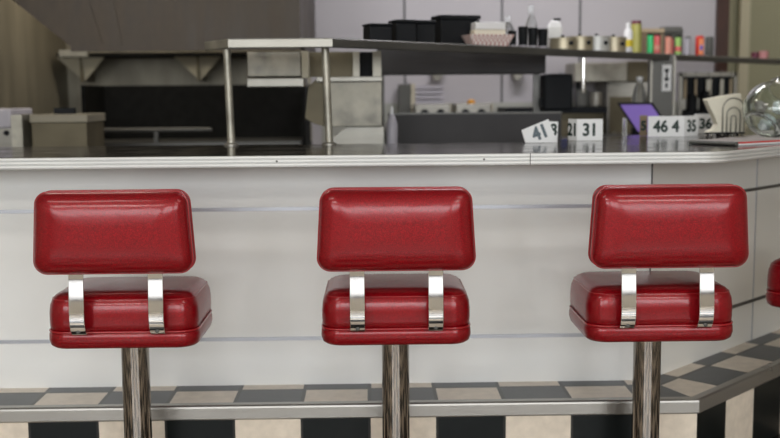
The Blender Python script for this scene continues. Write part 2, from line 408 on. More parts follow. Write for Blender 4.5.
# ledge: core, tiled top and riser with uv in metres measured along the run
def quad_uv(bm, vs_, uvs, mi=0):
    uvl = bm.loops.layers.uv.verify(); f = bm.faces.new([bm.verts.new(v) for v in vs_])
    for l, uv in zip(f.loops, uvs): l[uvl].uv = uv
    f.material_index = mi
lx, ly = XL-XP, YL-YP; wl = 0.223
def ledge(straight):
    bm = bmesh.new(); bm2 = bmesh.new()
    U0 = -1.0306 if straight else 0.185      # a grout line of the photographed run
    if straight:
        A = (XW-XP, ly); Bp = (lx, ly); Cp = (0, 0); D = (XW-XP, 0)
        ua, ub, uc, ud = XW-U0, XL-U0, XP-U0, XW-U0
        shift = 0
    else:
        A = (lx, ly); Bp = (lx+RUN*S, ly+RUN*S); Cp = (RUN*S, RUN*S); D = (0, 0)
        ua, ub, uc, ud = -U0, RUN-U0, RUN-U0+0.0924, -U0+0.0924
        shift = T8
        ua += shift; ub += shift; uc += shift; ud += shift
    quad_uv(bm, [(*A, ZL), (*Bp, ZL), (*Cp, ZL), (*D, ZL)], [(ua, 0), (ub, 0), (uc, wl), (ud, wl)])
    quad_uv(bm2, [(*A, 0), (*Bp, 0), (*Bp, ZL-0.012), (*A, ZL-0.012)], [(ua, 0.004), (ub, 0.004), (ub, 0.19), (ua, 0.19)])
    return bm, bm2
for s_ in (True, False):
    a, b = ledge(s_)
    # give the tile beds real thickness
    for bmx, nm, mt in ((a, 'ledge_tiles', 'tile_top'), (b, 'riser_tiles', 'tile_face')):
        obj(nm, bmx, mt, base)
bm = face_bm(0, ZL-0.002, 0.222, 1, 1, 0.222)
obj('ledge_core', bm, 'seam', base)
def nose(a, b):
    """rounded metal nosing of the ledge"""
    prof = [(0.223-0.022, ZL-0.001), (0.223-0.022, ZL+0.003), (0.223+0.002, ZL+0.003), (0.223+0.007, ZL-0.001), (0.223+0.008, ZL-0.006), (0.223+0.008, ZL-0.038), (0.223+0.005, ZL-0.042), (0.223-0.004, ZL-0.042), (0.223-0.004, ZL-0.001)]
    r0, r1 = [], []
    for o_, z in prof:
        c = (0.4142*o_, -o_)
        r0.append((XW-XP, -o_, z) if a else (c[0], c[1], z))
        r1.append((c[0], c[1], z) if a else (c[0]+RUN*S, c[1]+RUN*S, z))
    return loft(bmesh.new(), [r0, r1])
obj('steel_nosing', nose(1, 0), 'steel_trim', base); obj('steel_nosing', nose(0, 1), 'steel_trim', base)
obj('counter_carcass', prism(bmesh.new(), [(XW-XP, 0.05), (-0.02, 0.05), (RUN*S-0.04, RUN*S+0.03), (RUN*S-0.45, RUN*S+0.36), (-0.22, 0.33), (XW-XP, 0.33)], 0, ZT-0.031), 'greybox', base)

top = thing('countertop', 'long dark glossy countertop with ribbed bright metal rim', 'countertop', (1.003, 2.984, ZT))
def rim_off(o_): return (-0.4142*o_, o_)      # distance behind the front line
WT = 0.73; WD = 0.86
xi = 1.003; E1 = RUN*S+0.1
def corner_pts(o_, r=0.05, n=6):
    """front corner softened into an arc, at offset o_ behind the front line"""
    pts = []; c = Vector((-0.4142*0.12, 0.12)); R_ = 0.12-o_
    for i in range(n+1):
        a = -PI/2 + (PI/4)*i/n; pts.append((c.x + R_*math.cos(a), c.y + R_*math.sin(a)))
    return pts
inner = [(E1-WD*S, E1+WD*S), (-WD*1.4142+WT, WT), (XW-1.003, WT)]
obj('top_surface', prism(bmesh.new(), [(XW-1.003, 0.0045)] + corner_pts(0.0045) + [(E1+0.0, E1+0.004)] + inner, -0.028, 0.0), 'top', top)
# ribbed rim: four ridges
rp = [(0.006, 0.0015)]
for k in range(3):
    z = 0.0015 - 0.0105*k
    rp += [(-0.001, z-0.0002), (-0.002, z-0.0015), (-0.002, z-0.0070), (-0.001, z-0.0080), (0.0038, z-0.0083), (0.0038, z-0.0103)]
rp += [(0.006, -0.031)]
rings = []
cpts = [corner_pts(o_) for o_, z in rp]
rings.append([(XW-1.003, o_, z) for o_, z in rp])
for i in range(len(cpts[0])): rings.append([(cpts[j][i][0], cpts[j][i][1], rp[j][1]) for j in range(len(rp))])
rings.append([(E1 + o_*-S, E1 + o_*S, z) for o_, z in rp])
obj('ribbed_rim', loft(bmesh.new(), rings), 'rim', top)
obj('rim_joint', B(0.452-1.003-0.001, 0.452-1.003+0.001, -0.0035, 0.0, -0.031, 0.002), 'greybox', top)
for x in (-0.27, 0.32, -1.15):
    obj('rim_screw', LA([(0.0035, 0), (0.003, 0.0015)], n=12), 'steel_dark', top, loc=(x-1.003, -0.001, -0.014), rot=(PI/2, 0, 0))

# ------------------------------------------------------------------ stools
def make_stool():
    t = thing('counter_stool', '', 'stool')
    obj('floor_flange', LA([(0.15, 0), (0.15, 0.006), (0.135, 0.018), (0.07, 0.035), (0.045, 0.05)], n=40), 'chrome_old', t, 'a')
    obj('pole', LA([(0.0385, 0.04), (0.0385, 0.515)], n=48), 'chrome_old', t, 'a')
    obj('collar', LA([(0.040, 0.486), (0.046, 0.488), (0.046, 0.506), (0.055, 0.513)], n=40), 'collar', t, 'a')
    # seat: upholstered lower band and domed cushion
    def ring(hw, hd, r, z): return [(x, y, z) for x, y in rr(hw, hd, r, 8)]
    obj('seat_base', loft(bmesh.new(), [ring(0.1709, 0.1290, 0.038, 0.508), ring(0.1894, 0.1453, 0.046, 0.509), ring(0.1976, 0.1525, 0.050, 0.515), ring(0.2019, 0.1561, 0.052, 0.530), ring(0.2012, 0.1557, 0.052, 0.545), ring(0.1976, 0.1525, 0.051, 0.5525), ring(0.1925, 0.1480, 0.048, 0.555)]), 'vinyl', t, 'all')
    rs = [ring(0.1925, 0.1480, 0.048, 0.553), ring(0.1976, 0.1525, 0.051, 0.556), ring(0.1992, 0.1539, 0.052, 0.575), ring(0.1992, 0.1539, 0.052, 0.60), ring(0.1967, 0.1516, 0.050, 0.622),
          ring(0.1914, 0.1471, 0.048, 0.637), ring(0.1822, 0.1389, 0.044, 0.648), ring(0.1687, 0.1272, 0.038, 0.6545), ring(0.1448, 0.1064, 0.033, 0.658), ring(0.1035, 0.0720, 0.028, 0.6605), ring(0.0517, 0.0285, 0.018, 0.662)]
    obj('seat_cushion', loft(bmesh.new(), rs), 'vinyl', t, 'all')
    obj('seat_piping', TU([(x, y, 0.554) for x, y in rr(0.1990, 0.1539, 0.051, 8)], 0.0028, closed=True), 'piping', t, 'all')
    obj('cushion_piping', TU([(x, y, 0.6395) for x, y in rr(0.1902, 0.146, 0.048, 8)], 0.0014, n=6, closed=True), 'piping', t, 'all')
    # backrest: a padded trapezoid, rear face towards the camera
    zc = 0.8255
    def br(y, ins, dz=0): return [(x, y, zc + z + dz) for x, z in rr(0.203-ins, 0.105-ins, max(0.012, 0.034-ins*0.35), 8, top=0.194-ins)]
    rs = [br(-0.2365, 0.088), br(-0.2362, 0.070), br(-0.2350, 0.052), br(-0.2325, 0.036), br(-0.2285, 0.023), br(-0.223, 0.0125), br(-0.216, 0.005), br(-0.2085, 0.001), br(-0.200, 0.0), br(-0.185, 0.0), br(-0.170, 0.0), br(-0.161, 0.002), br(-0.152, 0.008), br(-0.145, 0.02), br(-0.140, 0.04), br(-0.138, 0.07)]
    obj('backrest', loft(bmesh.new(), rs), 'vinyl', t, 'all')
    for y in (-0.202, -0.166):
        obj('backrest_piping', TU([(x, y, zc+z) for x, z in rr(0.2035, 0.1055, 0.034, 8, top=0.1945)], 0.0024, closed=True), 'piping', t, 'all')
    prof = [(-0.125, 0.556), (-0.150, 0.551), (-0.162, 0.550), (-0.172, 0.5525), (-0.180, 0.558), (-0.187, 0.567), (-0.1925, 0.579), (-0.1950, 0.592), (-0.1955, 0.604), (-0.1947, 0.618), (-0.1920, 0.65), (-0.1893, 0.68), (-0.1875, 0.70), (-0.1866, 0.715), (-0.1862, 0.73), (-0.186, 0.76)]
    for sx in (-1, 1):
        o = obj('backrest_strap', strip(bmesh.new(), prof, sx*0.1025-0.0195, sx*0.1025+0.0195, 0.004), 'chrome', t, 'a')
        bv = o.modifiers.new('bevel', 'BEVEL'); bv.width = 0.0012; bv.segments = 2; bv.limit_method = 'ANGLE'
        obj('screw', LA([(0.006, 0), (0.006, 0.002), (0.003, 0.0035)], n=14), 'steel_dark', o, loc=(sx*0.1025, -0.1866, 0.564), rot=(PI/2, 0, 0))
    return t
st = make_stool()
SP = [(-0.667, 2.88, 0.0, 'leftmost of the three whole red vinyl stools at the counter'),
      (0.061, 2.88, 0.0, 'middle red vinyl stool of the three seen whole'),
      (0.771, 2.88, 0.0, 'red vinyl stool standing nearest the bend of the tiled ledge'),
      (1.457, 3.225, PI/4, 'red stool cut off by the right edge, on the angled side')]
for i, (x, y, a, lb) in enumerate(SP):
    o = st if i == 0 else copy_tree(st)
    o.location = (x, y, 0); o.rotation_euler = (0, 0, a)
    tag(o, lb, 'stool', 'red vinyl counter stools')

# ------------------------------------------------------------------ raised pass shelf, on posts
SZ = 1.365
DX, DY = 0.6931, 0.7208        # direction of the receding run
NX, NY = -DY, DX               # towards the kitchen
def sp(t, off): return (-0.13 + DX*t + NX*off, 3.62 + DY*t + NY*off)
sh = thing('pass_shelf', 'long stainless pass shelf raised on round posts over the counter', 'shelf', (-0.13, 3.62, 0))
def rel(p): return (p[0]+0.13, p[1]-3.62)
LEN = 3.75; DEP = 0.30
ol = [(-0.484, 3.62), (-0.13, 3.62), sp(LEN, 0), sp(LEN, 0.14), sp(3.28, 0.14), sp(3.28, DEP), (-0.13-0.13, 3.92), (-0.60, 3.92), (-0.590, 3.80)]
obj('shelf_board', prism(bmesh.new(), [rel(p) for p in ol], SZ-0.008, SZ), 'steel_dark', sh)
def lip(p, q, name, m):
    a, b = Vector(rel(p)), Vector(rel(q)); dd = (b-a).normalized(); nn = Vector((-dd.y, dd.x))
    prof = [(0.0, SZ-0.008), (0.0, SZ-0.003), (0.004, SZ+0.0005), (0.010, SZ+0.0005), (0.010, SZ-0.008), (0.008, SZ-0.030), (0.004, SZ-0.033), (0.0, SZ-0.029)]
    obj(name, loft(bmesh.new(), [[(a.x+nn.x*(o_-0.002), a.y+nn.y*(o_-0.002), z) for o_, z in prof], [(b.x+nn.x*(o_-0.002), b.y+nn.y*(o_-0.002), z) for o_, z in prof]]), m, sh)
lip((-0.590, 3.80), (-0.484, 3.62), 'shelf_lip', 'steel_lit'); lip((-0.484, 3.62), (-0.13, 3.62), 'shelf_lip', 'steel'); lip((-0.13, 3.62), sp(LEN, 0), 'shelf_lip', 'steel_dark')  # lit, mid and dark steel paint the light on each side of the lip
for x, x2 in ((-0.498, -0.490), (-0.158, -0.148)):
    obj('post', TU([(x2+0.13, 0.060, ZT), (x+0.13, 0.055, SZ-0.008)], 0.0135, 20), 'steel_lit', sh, 'a')
    obj('post_foot', LA([(0.026, ZT), (0.026, ZT+0.004), (0.016, ZT+0.009)], n=24, c=(x2+0.13, 0.060)), 'steel', sh, 'a')
p0, p1 = sp(2.33, 0.03), sp(2.33, 0.07)
bm = bmesh.new(); box(bm, p0[0]+0.13-0.055, p0[0]+0.13+0.062, p0[1]-3.62, p0[1]-3.62+0.04, 0.951, SZ-0.008)
obj('flat_post', bm, 'steel_dark', sh)
bm = bmesh.new(); box(bm, p0[0]+0.13+0.062, p0[0]+0.13+0.072, p0[1]-3.62-0.012, p0[1]-3.62+0.04, 0.951, SZ-0.008)
box(bm, p0[0]+0.13-0.055, p0[0]+0.13-0.045, p0[1]-3.62-0.012, p0[1]-3.62, 0.951, SZ-0.008)
obj('post_flange', bm, 'steel', sh)
sg = thing('notice_strip', 'small upright white notice with black symbols on the steel post', 'sign', (p0[0]+0.030, p0[1]-0.003, 1.245))
obj('notice_plate', B(-0.023, 0.023, 0, 0.002, -0.066, 0.066), 'white', sg)
bm = bmesh.new(); box(bm, -0.011, 0.011, -0.001, 0.0, 0.03, 0.046); box(bm, -0.004, 0.004, -0.001, 0.0, 0.0, 0.03); box(bm, -0.011, 0.011, -0.001, 0, -0.015, 0.002); box(bm, -0.006, 0.006, -0.001, 0, -0.05, -0.026)
obj('black_symbols', bm, 'black', sg)

# prep counter behind, under the pass shelf
pc = thing('prep_counter', 'low steel prep counter running below the pass shelf', 'counter')
PT = 0.95
pol = [(-0.95, 3.98), (0.215, 3.98), sp(2.62, 0.0), sp(2.62, 0.42), (0.28, 4.62), (-0.95, 4.62)]
obj('worktop', prism(bmesh.new(), pol, PT-0.03, PT), 'steel_dark', pc)
obj('cabinet_body', prism(bmesh.new(), [(-0.93, 4.0), (0.205, 4.0), sp(2.60, 0.02), sp(2.60, 0.40), (0.27, 4.60), (-0.93, 4.60)], 0, PT-0.03), 'steel_dark', pc)

# ------------------------------------------------------------------ food warmer hanging under the left of the shelf
fw = thing('food_warmer', 'stainless food warmer with bright boxes beneath the left of the pass shelf', 'food warmer', (-0.22, 4.3, PT))
Z0 = PT
bm = bmesh.new(); box(bm, -0.27, -0.056, -0.10, 0.16, 1.246-Z0, 1.346-Z0, 0.004); obj('upper_box', bm, 'steel_mottled', fw)
bm = bmesh.new(); box(bm, -0.27, -0.045, -0.12, 0.14, 1.206-Z0, 1.240-Z0, 0.003); obj('drip_ledge', bm, 'steel', fw)
obj('side_rail', B(-0.054, -0.030, -0.10, 0.0, 1.242-Z0, 1.346-Z0), 'beige', fw)
obj('brown_panel', B(-0.028, 0.148, 0.0, 0.02, 1.246-Z0, 1.346-Z0), 'tan', fw)
obj('bright_divider', B(0.148, 0.174, -0.03, 0.02, 1.246-Z0, 1.346-Z0), 'steel_lit', fw)
obj('dark_slot', B(0.174, 0.228, 0.03, 0.05, 1.246-Z0, 1.346-Z0), 'black', fw)
obj('bright_divider', B(0.228, 0.262, -0.03, 0.05, 1.246-Z0, 1.346-Z0), 'steel_lit', fw)
bm = bmesh.new(); box(bm, 0.03, 0.264, -0.03, 0.22, 1.044-Z0, 1.225-Z0, 0.003); obj('lower_box', bm, 'steel_mottled', fw)
bm = bmesh.new(); box(bm, 0.0, 0.266, -0.04, 0.22, 1.226-Z0, 1.245-Z0, 0.002); obj('lower_lid', bm, 'steel', fw)
bm = bmesh.new(); prism_y(bm, [(-0.035, 1.205-Z0), (-0.005, 1.235-Z0), (0.028, 1.235-Z0), (0.028, 1.045-Z0), (-0.01, 1.055-Z0), (-0.050, 1.08-Z0)], 0.0, 0.2); obj('sloped_cheek', bm, 'tan', fw)
bm = bmesh.new(); prism_y(bm, [(-0.005, 0.0), (0.27, 0.0), (0.27, 1.042-Z0), (0.12, 1.042-Z0)], 0.02, 0.18); obj('stand', bm, 'steel', fw)

# long dark splash panel and over-shelf in the middle
sb = thing('splash_panel', 'long dark steel splash panel behind the numbered cards', 'panel', (0.46, 4.75, 0))
obj('panel_sheet', B(-0.385, 0.40, 0.0, 0.02, 0.951, 1.082), 'steel_black', sb); obj('panel_fold', B(-0.385, 0.40, -0.004, 0.024, 1.082, 1.09), 'steel_dark', sb)
os_ = thing('overhead_channel', 'dark steel overhead shelf channel below the pass shelf', 'shelf', (0.48, 5.05, 0))
obj('channel', B(-0.45, 0.36, 0.02, 0.25, 1.268, 1.40, 0.004), 'steel_black', os_)
for x in (-0.43, 0.33): obj('upright', B(x-0.015, x+0.015, 0.1, 0.13, 0.0 if x < 0 else 0.951, 1.268), 'steel_dark', os_)

# ------------------------------------------------------------------ kitchen left: hood, wall shelf, grill, steel boxes
hd = thing('extractor_hood', 'large brown aged steel extractor hood over the grill', 'hood', (-0.9, 5.0, 0))
fr = [(-1.40+0.9, 1.405), (-0.33+0.9, 1.405), (-0.33+0.9, 2.88), (-1.80+0.9, 2.88), (-1.80+0.9, 1.735)]
obj('hood_canopy', prism_y(bmesh.new(), fr, 0.0, 0.03), 'hood', hd)
obj('side_plate', B(0.54, 0.57, 0.03, 1.37, 1.405, 2.88), 'hood', hd)
obj('top_plate', B(-0.90, 0.54, 0.03, 1.37, 2.14, 2.17), 'hood', hd)
obj('hood_lip', B(-1.40+0.9, -0.33+0.9, -0.02, 0.0, 1.385, 1.412), 'hood', hd)
obj('work_lamp', B(-0.75, 0.25, 0.45, 0.65, 2.10, 2.14), 'steel', hd)
for x0, x1 in ((-0.36, -0.52), (-0.27, -0.36)):
    bm = bmesh.new(); prism_y(bm, [(x0, 1.42), (x0+0.006, 1.42), (x1+0.006, 2.0), (x1, 2.0)], -0.004, -0.0005)
    obj('folded_seam', bm, 'hood', hd)
ws = thing('wall_shelf', 'steel wall shelf on triangular brackets below the hood', 'shelf', (-1.2, 6.38, 0.026))
obj('shelf_board', B(-0.58, 0.84, -0.33, -0.0, 1.375, 1.395), 'soot_and_shade', ws)  # steel board, blackened to paint the shade below the hood lip
obj('lit_front_edge', B(-0.56, -0.40, -0.36, -0.33, 1.375, 1.412), 'steel_lit', ws)  # lit stretch of the edge, painted brighter than the board
for x in (-0.455, 0.21):
    bm = bmesh.new()
    a = [bm.verts.new(v) for v in ((x-0.135, -0.30, 1.372), (x+0.135, -0.30, 1.372), (x, -0.02, 1.372-0.005), (x+0.005, -0.26, 1.235))]
    for q in ((0, 1, 3), (0, 3, 2), (1, 2, 3), (0, 2, 1)): bm.faces.new([a[i] for i in q])
    obj('triangular_bracket', bm, 'beige', ws)
    obj('bracket_rib', B(x-0.004, x+0.006, -0.31, -0.02, 1.235, 1.372), 'tan', ws)
gr = thing('cooking_grill', 'wide blackened cooking grill under the extractor hood', 'grill', (-0.93, 5.45, 0))
obj('grill_body', B(-0.60, 0.58, 0.0, 0.75, 0.0, 0.90), 'soot_and_shade', gr)
obj('back_guard', B(-0.60, 0.58, 0.55, 0.62, 0.90, 1.235), 'soot_and_shade', gr)
for x in (-0.60, 0.56): obj('side_guard', B(x, x+0.02, 0.15, 0.55, 0.90, 1.235), 'soot_and_shade', gr)
obj('front_rail', TU([(-0.59, 0.04, 1.0), (0.1, 0.04, 1.0)], 0.012, 10), 'steel_dark', gr, 'a')
obj('rail_bracket', B(-0.2, -0.18, 0.03, 0.06, 0.90, 1.0), 'steel_dark', gr)
obj('griddle_plate', B(-0.58, 0.56, 0.02, 0.54, 0.90, 0.935), 'steel_dark', gr)
bx = thing('brown_steel_bin', 'brown steel box with a lipped lid at the left behind the counter', 'box', (-1.36, 4.62, 0))
obj('bin_body', B(-0.125, 0.115, 0, 0.3, 0.0, 1.062, 0.003), 'tan', bx); obj('bin_lid', B(-0.13, 0.122, -0.008, 0.31, 1.062, 1.098, 0.004), 'hood_wall', bx)
obj('lid_handle', B(-0.06, 0.03, 0.12, 0.15, 1.098, 1.125), 'black', bx)
bx = thing('grey_machine', 'grey kitchen machine at the far left edge behind the counter', 'machine', (-1.64, 4.6, 0))
obj('machine_cover', B(-0.12, 0.075, 0, 0.3, 1.04, 1.125, 0.01), 'lilac', bx); obj('machine_body', B(-0.12, 0.075, 0.01, 0.29, 0.0, 1.04), 'steel', bx)
obj('bright_side', B(0.078, 0.125, -0.01, 0.2, 0.0, 1.098), 'steel_lit', bx)
obj('control_knob', LA([(0.012, 0), (0.01, 0.012)], n=14), 'black', bx, loc=(0.05, 0.01, 1.02), rot=(PI/2, 0, 0))

# ------------------------------------------------------------------ kitchen right: worktable, cabinets, racks
wt = thing('work_table', 'grey back worktable against the lilac wall', 'table', (0.45, 6.0, 0))
obj('table_top', B(-0.45, 0.30, -0.2, 0.37, 0.97, 1.0), 'steel', wt)
for x in (-0.42, 0.27):
    for y in (-0.17, 0.34): obj('leg', B(x-0.018, x+0.018, y-0.018, y+0.018, 0, 0.97), 'steel', wt)
for i, (x, lb) in enumerate(((0.345, 'left of two steel warming units with dark dials on the back table'), (0.575, 'right of two steel warming units with dark dials on the back table'))):
    t = thing('warming_unit', lb, 'kitchen unit', (x, 5.92, 1.0), group='warming units')
    obj('unit_body', B(-0.10, 0.10, 0, 0.3, 0, 0.118, 0.006), 'steel', t)
    for dx in (-0.045, 0.045): obj('dial_window', LA([(0.026, 0), (0.024, 0.006)], n=20), 'black', t, loc=(dx, 0.0, 0.064), rot=(PI/2, 0, 0))
    obj('unit_end_strip', B(0.101, 0.108, 0.0, 0.28, 0, 0.118), 'beige', t)
t = thing('dark_canister', 'dark square canister with a pale side behind the left warming unit', 'canister', (0.205, 6.235, 1.0))
obj('canister_body', B(-0.045, 0.03, 0, 0.12, 0, 0.235, 0.005), 'greybox', t); obj('pale_side', B(0.031, 0.055, 0, 0.12, 0, 0.235), 'beige', t)
bm = bmesh.new()
t = thing('tray_stack', 'stack of thin lilac trays on the back table', 'trays', (0.345, 6.27, 1.0), group='trays')
tag(t, kind='thing')
for k in range(8):
    obj('tray', B(-0.085, 0.085, -0.03, 0.09, 0.0+k*0.029, 0.022+k*0.029, 0.003), 'lilac', t)
o = obj('orange_cap', LA([(0.0, 0.0), (0.022, 0.0), (0.024, 0.012), (0.012, 0.022), (0, 0.024)], n=16), 'amber', loc=(0.575, 6.06, 1.118)); tag(o, 'small orange cap on top of the right warming unit', 'cap')
for i, (x, lb) in enumerate(((0.40, 'left small bracket on the lilac wall over the trays'), (0.88, 'right small bracket on the lilac wall beside the black hanging case'))):
    bm = bmesh.new(); prism_y(bm, [(-0.04, 0), (0.04, 0), (0.01, -0.05), (-0.02, -0.05)], 0, 0.08)
    o = obj('wall_bracket', bm, 'steel', loc=(x, 6.295, 1.335 - 0.03)); tag(o, lb, 'bracket', 'wall brackets')
t = thing('squeeze_dispenser', 'small pale dispenser bottle beside the food warmer', 'bottle', (0.085, 4.40, PT))
obj('bottle_body', LA([(0.022, 0), (0.024, 0.01), (0.024, 0.10), (0.014, 0.13), (0.010, 0.14)], n=20), 'lilac', t, 'a'); obj('nozzle', LA([(0.008, 0.14), (0.006, 0.165), (0.003, 0.175)], n=12), 'white', t, 'a')

wt = thing('black_topped_counter', 'grey back counter with a thin black top behind the number cards', 'counter', (1.03, 5.95, 0))
obj('counter_top', B(-0.27, 0.30, -0.02, 0.38, 1.06, 1.092), 'black', wt); obj('counter_body', B(-0.26, 0.29, 0.0, 0.38, 0, 1.06), 'tan', wt)
t = thing('black_hanging_case', 'black case fixed at the end of the overhead channel', 'case', (0.895, 5.12, 1.09))
obj('case_body', B(-0.062, 0.075, -0.06, 0.1, 0, 0.175, 0.012), 'black', t); obj('mounting_arm', B(-0.02, 0.02, 0.0, 0.05, 0.172, 0.177), 'black', t)
obj('side_knob', B(-0.075, -0.062, -0.02, 0.02, 0.02, 0.06), 'black', t); obj('stand_leg', B(-0.01, 0.01, 0.0, 0.03, -0.139, 0.0), 'black', t)
t = thing('blue_pump_bottle', 'dark blue bottle with a cloudy neck beside the black case', 'bottle', (1.10, 6.08, 1.092))
obj('bottle_body', B(-0.03, 0.03, -0.03, 0.03, 0, 0.12, 0.01), 'blue', t); obj('bottle_neck', LA([(0.025, 0.12), (0.03, 0.17), (0.012, 0.20)], n=16), 'clearp', t, 'a')
for x, h, c, lb in ((1.04, 0.075, 'clearp', 'short clear tub on the black topped counter'), (1.20, 0.10, 'greybox', 'small dark tub beside the tall steel cabinet'), (1.28, 0.085, 'steel', 'small steel tub beside the tall steel cabinet')):
    o = obj('small_tub', LA([(0.03, 0), (0.036, 0.01), (0.038, h), (0.034, h), (0.032, 0.01), (0, 0.008)], n=20), c, loc=(x, 5.99, 1.092)); tag(o, lb, 'tub')
tc_ = thing('tall_steel_cabinet', 'tall grey steel cabinet left of the steel post', 'cabinet', (1.52, 6.02, 0))
obj('cabinet_body', B(-0.17, 0.17, 0.0, 0.34, 0.0, 1.235, 0.004), 'steel', tc_); obj('door', B(-0.155, 0.155, -0.012, 0.0, 0.06, 1.15), 'tan', tc_)
obj('door_handle', B(-0.14, -0.125, -0.03, -0.012, 0.7, 0.95), 'steel_lit', [c for c in tc_.children if c.name.startswith('door')][0])
mv = thing('steel_oven', 'bright stainless oven box on top of the tall cabinet', 'oven', (1.40, 6.0, 1.236))
obj('oven_body', B(-0.24, 0.06, 0.0, 0.3, 0, 0.108, 0.005), 'steel_lit', mv); obj('shaded_side', B(0.062, 0.24, 0.01, 0.3, 0, 0.115, 0.005), 'tan', mv)  # second face is stainless too; its dimmer angle is painted as brown steel
obj('oven_foot', B(-0.21, -0.19, 0.1, 0.12, -0.144, 0), 'black', mv)

rk = thing('utensil_rack', 'metal utensil rack with dark panel between the steel post and brown door', 'rack', (1.93, 6.02, 0))
obj('top_rail', B(-0.17, 0.165, 0, 0.02, 1.262, 1.285), 'steel', rk)
for x in (-0.165, 0.15): obj('side_post', B(x, x+0.018, 0, 0.02, 0, 1.285), 'steel', rk)
obj('back_panel', B(-0.147, 0.15, 0.03, 0.04, 0.3, 1.262), 'black', rk)
obj('lower_shelf', B(-0.147, 0.15, -0.05, 0.03, 1.03, 1.06), 'black', rk)
for i, (x, w_, m_, lb) in enumerate(((-0.135, 0.014, 'wood', 'leftmost pale handled utensil'), (-0.075, 0.012, 'wood', 'second pale handled utensil from the left'), (0.0, 0.03, 'steel_lit', 'wide steel spatula'), (0.075, 0.02, 'steel_lit', 'narrow steel turner'), (0.125, 0.012, 'wood', 'rightmost pale handled utensil'))):
    t = thing('hanging_utensil', lb + ' hanging in the utensil rack', 'utensil', (1.93+x, 6.005, 1.255), group='utensils in the rack')
    obj('handle', B(-w_/2, w_/2, -0.004, 0.006, -0.12, -0.01, 0.002), m_, t); obj('blade', B(-0.02, 0.02, 0, 0.003, -0.18, -0.12), 'steel', t)
    obj('hanging_loop', TU([(0, 0, -0.012), (0, -0.008, 0.0), (0, 0.0, 0.034), (0, 0.012, 0.034)], 0.0018, 6), 'steel', t)
for x, h, rad, lb in ((1.83, 0.10, 0.03, 'left black jar on the rack ledge'), (1.91, 0.12, 0.028, 'middle black jar on the rack ledge'), (2.0, 0.09, 0.03, 'right black jar on the rack ledge')):
    o = obj('black_jar', LA([(rad, 0), (rad, h*0.7), (rad*0.7, h*0.85), (rad*0.7, h)], n=20), 'black', None, 'a', loc=(x, 5.985, 1.06)); tag(o, lb, 'jar', 'black jars')

rd = thing('hanging_rod', 'thin bright steel rod hanging from the pass shelf', 'rod', (0.965, 4.79, SZ-0.008))
obj('rod', LA([(0.009, -0.165), (0.009, 0.0)], n=14), 'chrome', rd, 'a'); obj('rod_tip', LA([(0.0, -0.185), (0.011, -0.18), (0.011, -0.165)], n=14), 'steel', rd, 'a')

# point-of-sale screen on the prep counter
ps = thing('order_screen', 'tilted black-framed tablet with violet screen behind the 464 card', 'screen', (1.35, 5.20, PT), rz=-0.1)
def slab(bm, pts, n, th):
    a = [Vector(p) for p in pts]; n = Vector(n).normalized()*th
    va = [bm.verts.new(p) for p in a]; vb = [bm.verts.new(p+n) for p in a]
    bm.faces.new(va); bm.faces.new(vb[::-1])
    for i in range(len(a)): bm.faces.new((va[i], vb[i], vb[(i+1) % len(a)], va[(i+1) % len(a)]))
    return bm
obj('bezel', slab(bmesh.new(), [(-0.13, 0, 0.170), (0.045, 0, 0.170), (0.10, -0.02, 0.085), (0.06, -0.04, 0.02), (-0.04, -0.04, 0.02)], (0, 1, 0.25), 0.018), 'black', ps)
obj('display', slab(bmesh.new(), [(-0.115, -0.003, 0.163), (0.035, -0.003, 0.163), (0.085, -0.023, 0.088), (0.05, -0.042, 0.03), (-0.03, -0.042, 0.03)], (0, 1, 0.25), 0.002), 'screen', ps)
obj('stand', B(-0.05, 0.05, 0.0, 0.07, 0.0, 0.05), 'black', ps)
t = thing('clear_bottle', 'clear capped bottle standing behind the violet screen', 'bottle', (1.362, 5.34, PT))
obj('bottle_body', LA([(0.0, 0), (0.034, 0), (0.036, 0.01), (0.036, 0.21), (0.024, 0.25), (0.015, 0.265), (0.015, 0.285)], n=24), 'clearp', t, 'a'); obj('cap', LA([(0.017, 0.285), (0.017, 0.302)], n=16), 'white', t, 'a')

# ------------------------------------------------------------------ things on the pass shelf
def box_thing(name, lb, cat, t_, off, w_, d_, h, m_, rz=0.3, group=None, lidded=True):
    p = sp(t_, off); t = thing(name, lb, cat, (p[0], p[1], SZ+0.0006), rz, group)
    obj('box_body', B(-w_/2, w_/2, -d_/2, d_/2, 0, h*0.86, 0.005), m_, t)
    obj('lid', B(-w_/2-0.003, w_/2+0.003, -d_/2-0.003, d_/2+0.003, h*0.87, h, 0.004), m_, t)
    return t
G = 'black tubs on the pass shelf'
box_thing('black_tub', 'leftmost and lowest black tub on the pass shelf', 'tub', 0.360, 0.13, 0.088, 0.088, 0.068, 'black', group=G)
box_thing('black_tub', 'second black tub from the left on the pass shelf', 'tub', 0.500, 0.13, 0.082, 0.09, 0.088, 'black', group=G)
box_thing('black_tub', 'third black tub from the left, left of the big one', 'tub', 0.628, 0.14, 0.078, 0.09, 0.092, 'black', group=G)
box_thing('black_tub', 'largest and tallest black tub, behind the checked paper tray', 'tub', 0.925, 0.215, 0.175, 0.11, 0.130, 'black', group=G)
p = sp(0.955, 0.07); t = thing('paper_food_tray', 'red checked paper food tray on the pass shelf', 'tray', (p[0], p[1], SZ+0.0006), 0.25)
def ring2(hw, hd, z, r=0.008): return [(x, y, z) for x, y in rr(hw, hd, r, 3)]
bm = loft(bmesh.new(), [ring2(0.075, 0.042, 0.0), ring2(0.098, 0.060, 0.046), ring2(0.095, 0.057, 0.046), ring2(0.073, 0.040, 0.004)])
obj('tray_shell', bm, 'check', t)
t = thing('white_tray_stack', 'white folded papers piled in the red checked tray', 'papers', (p[0], p[1]+0.005, SZ+0.0055), 0.2)
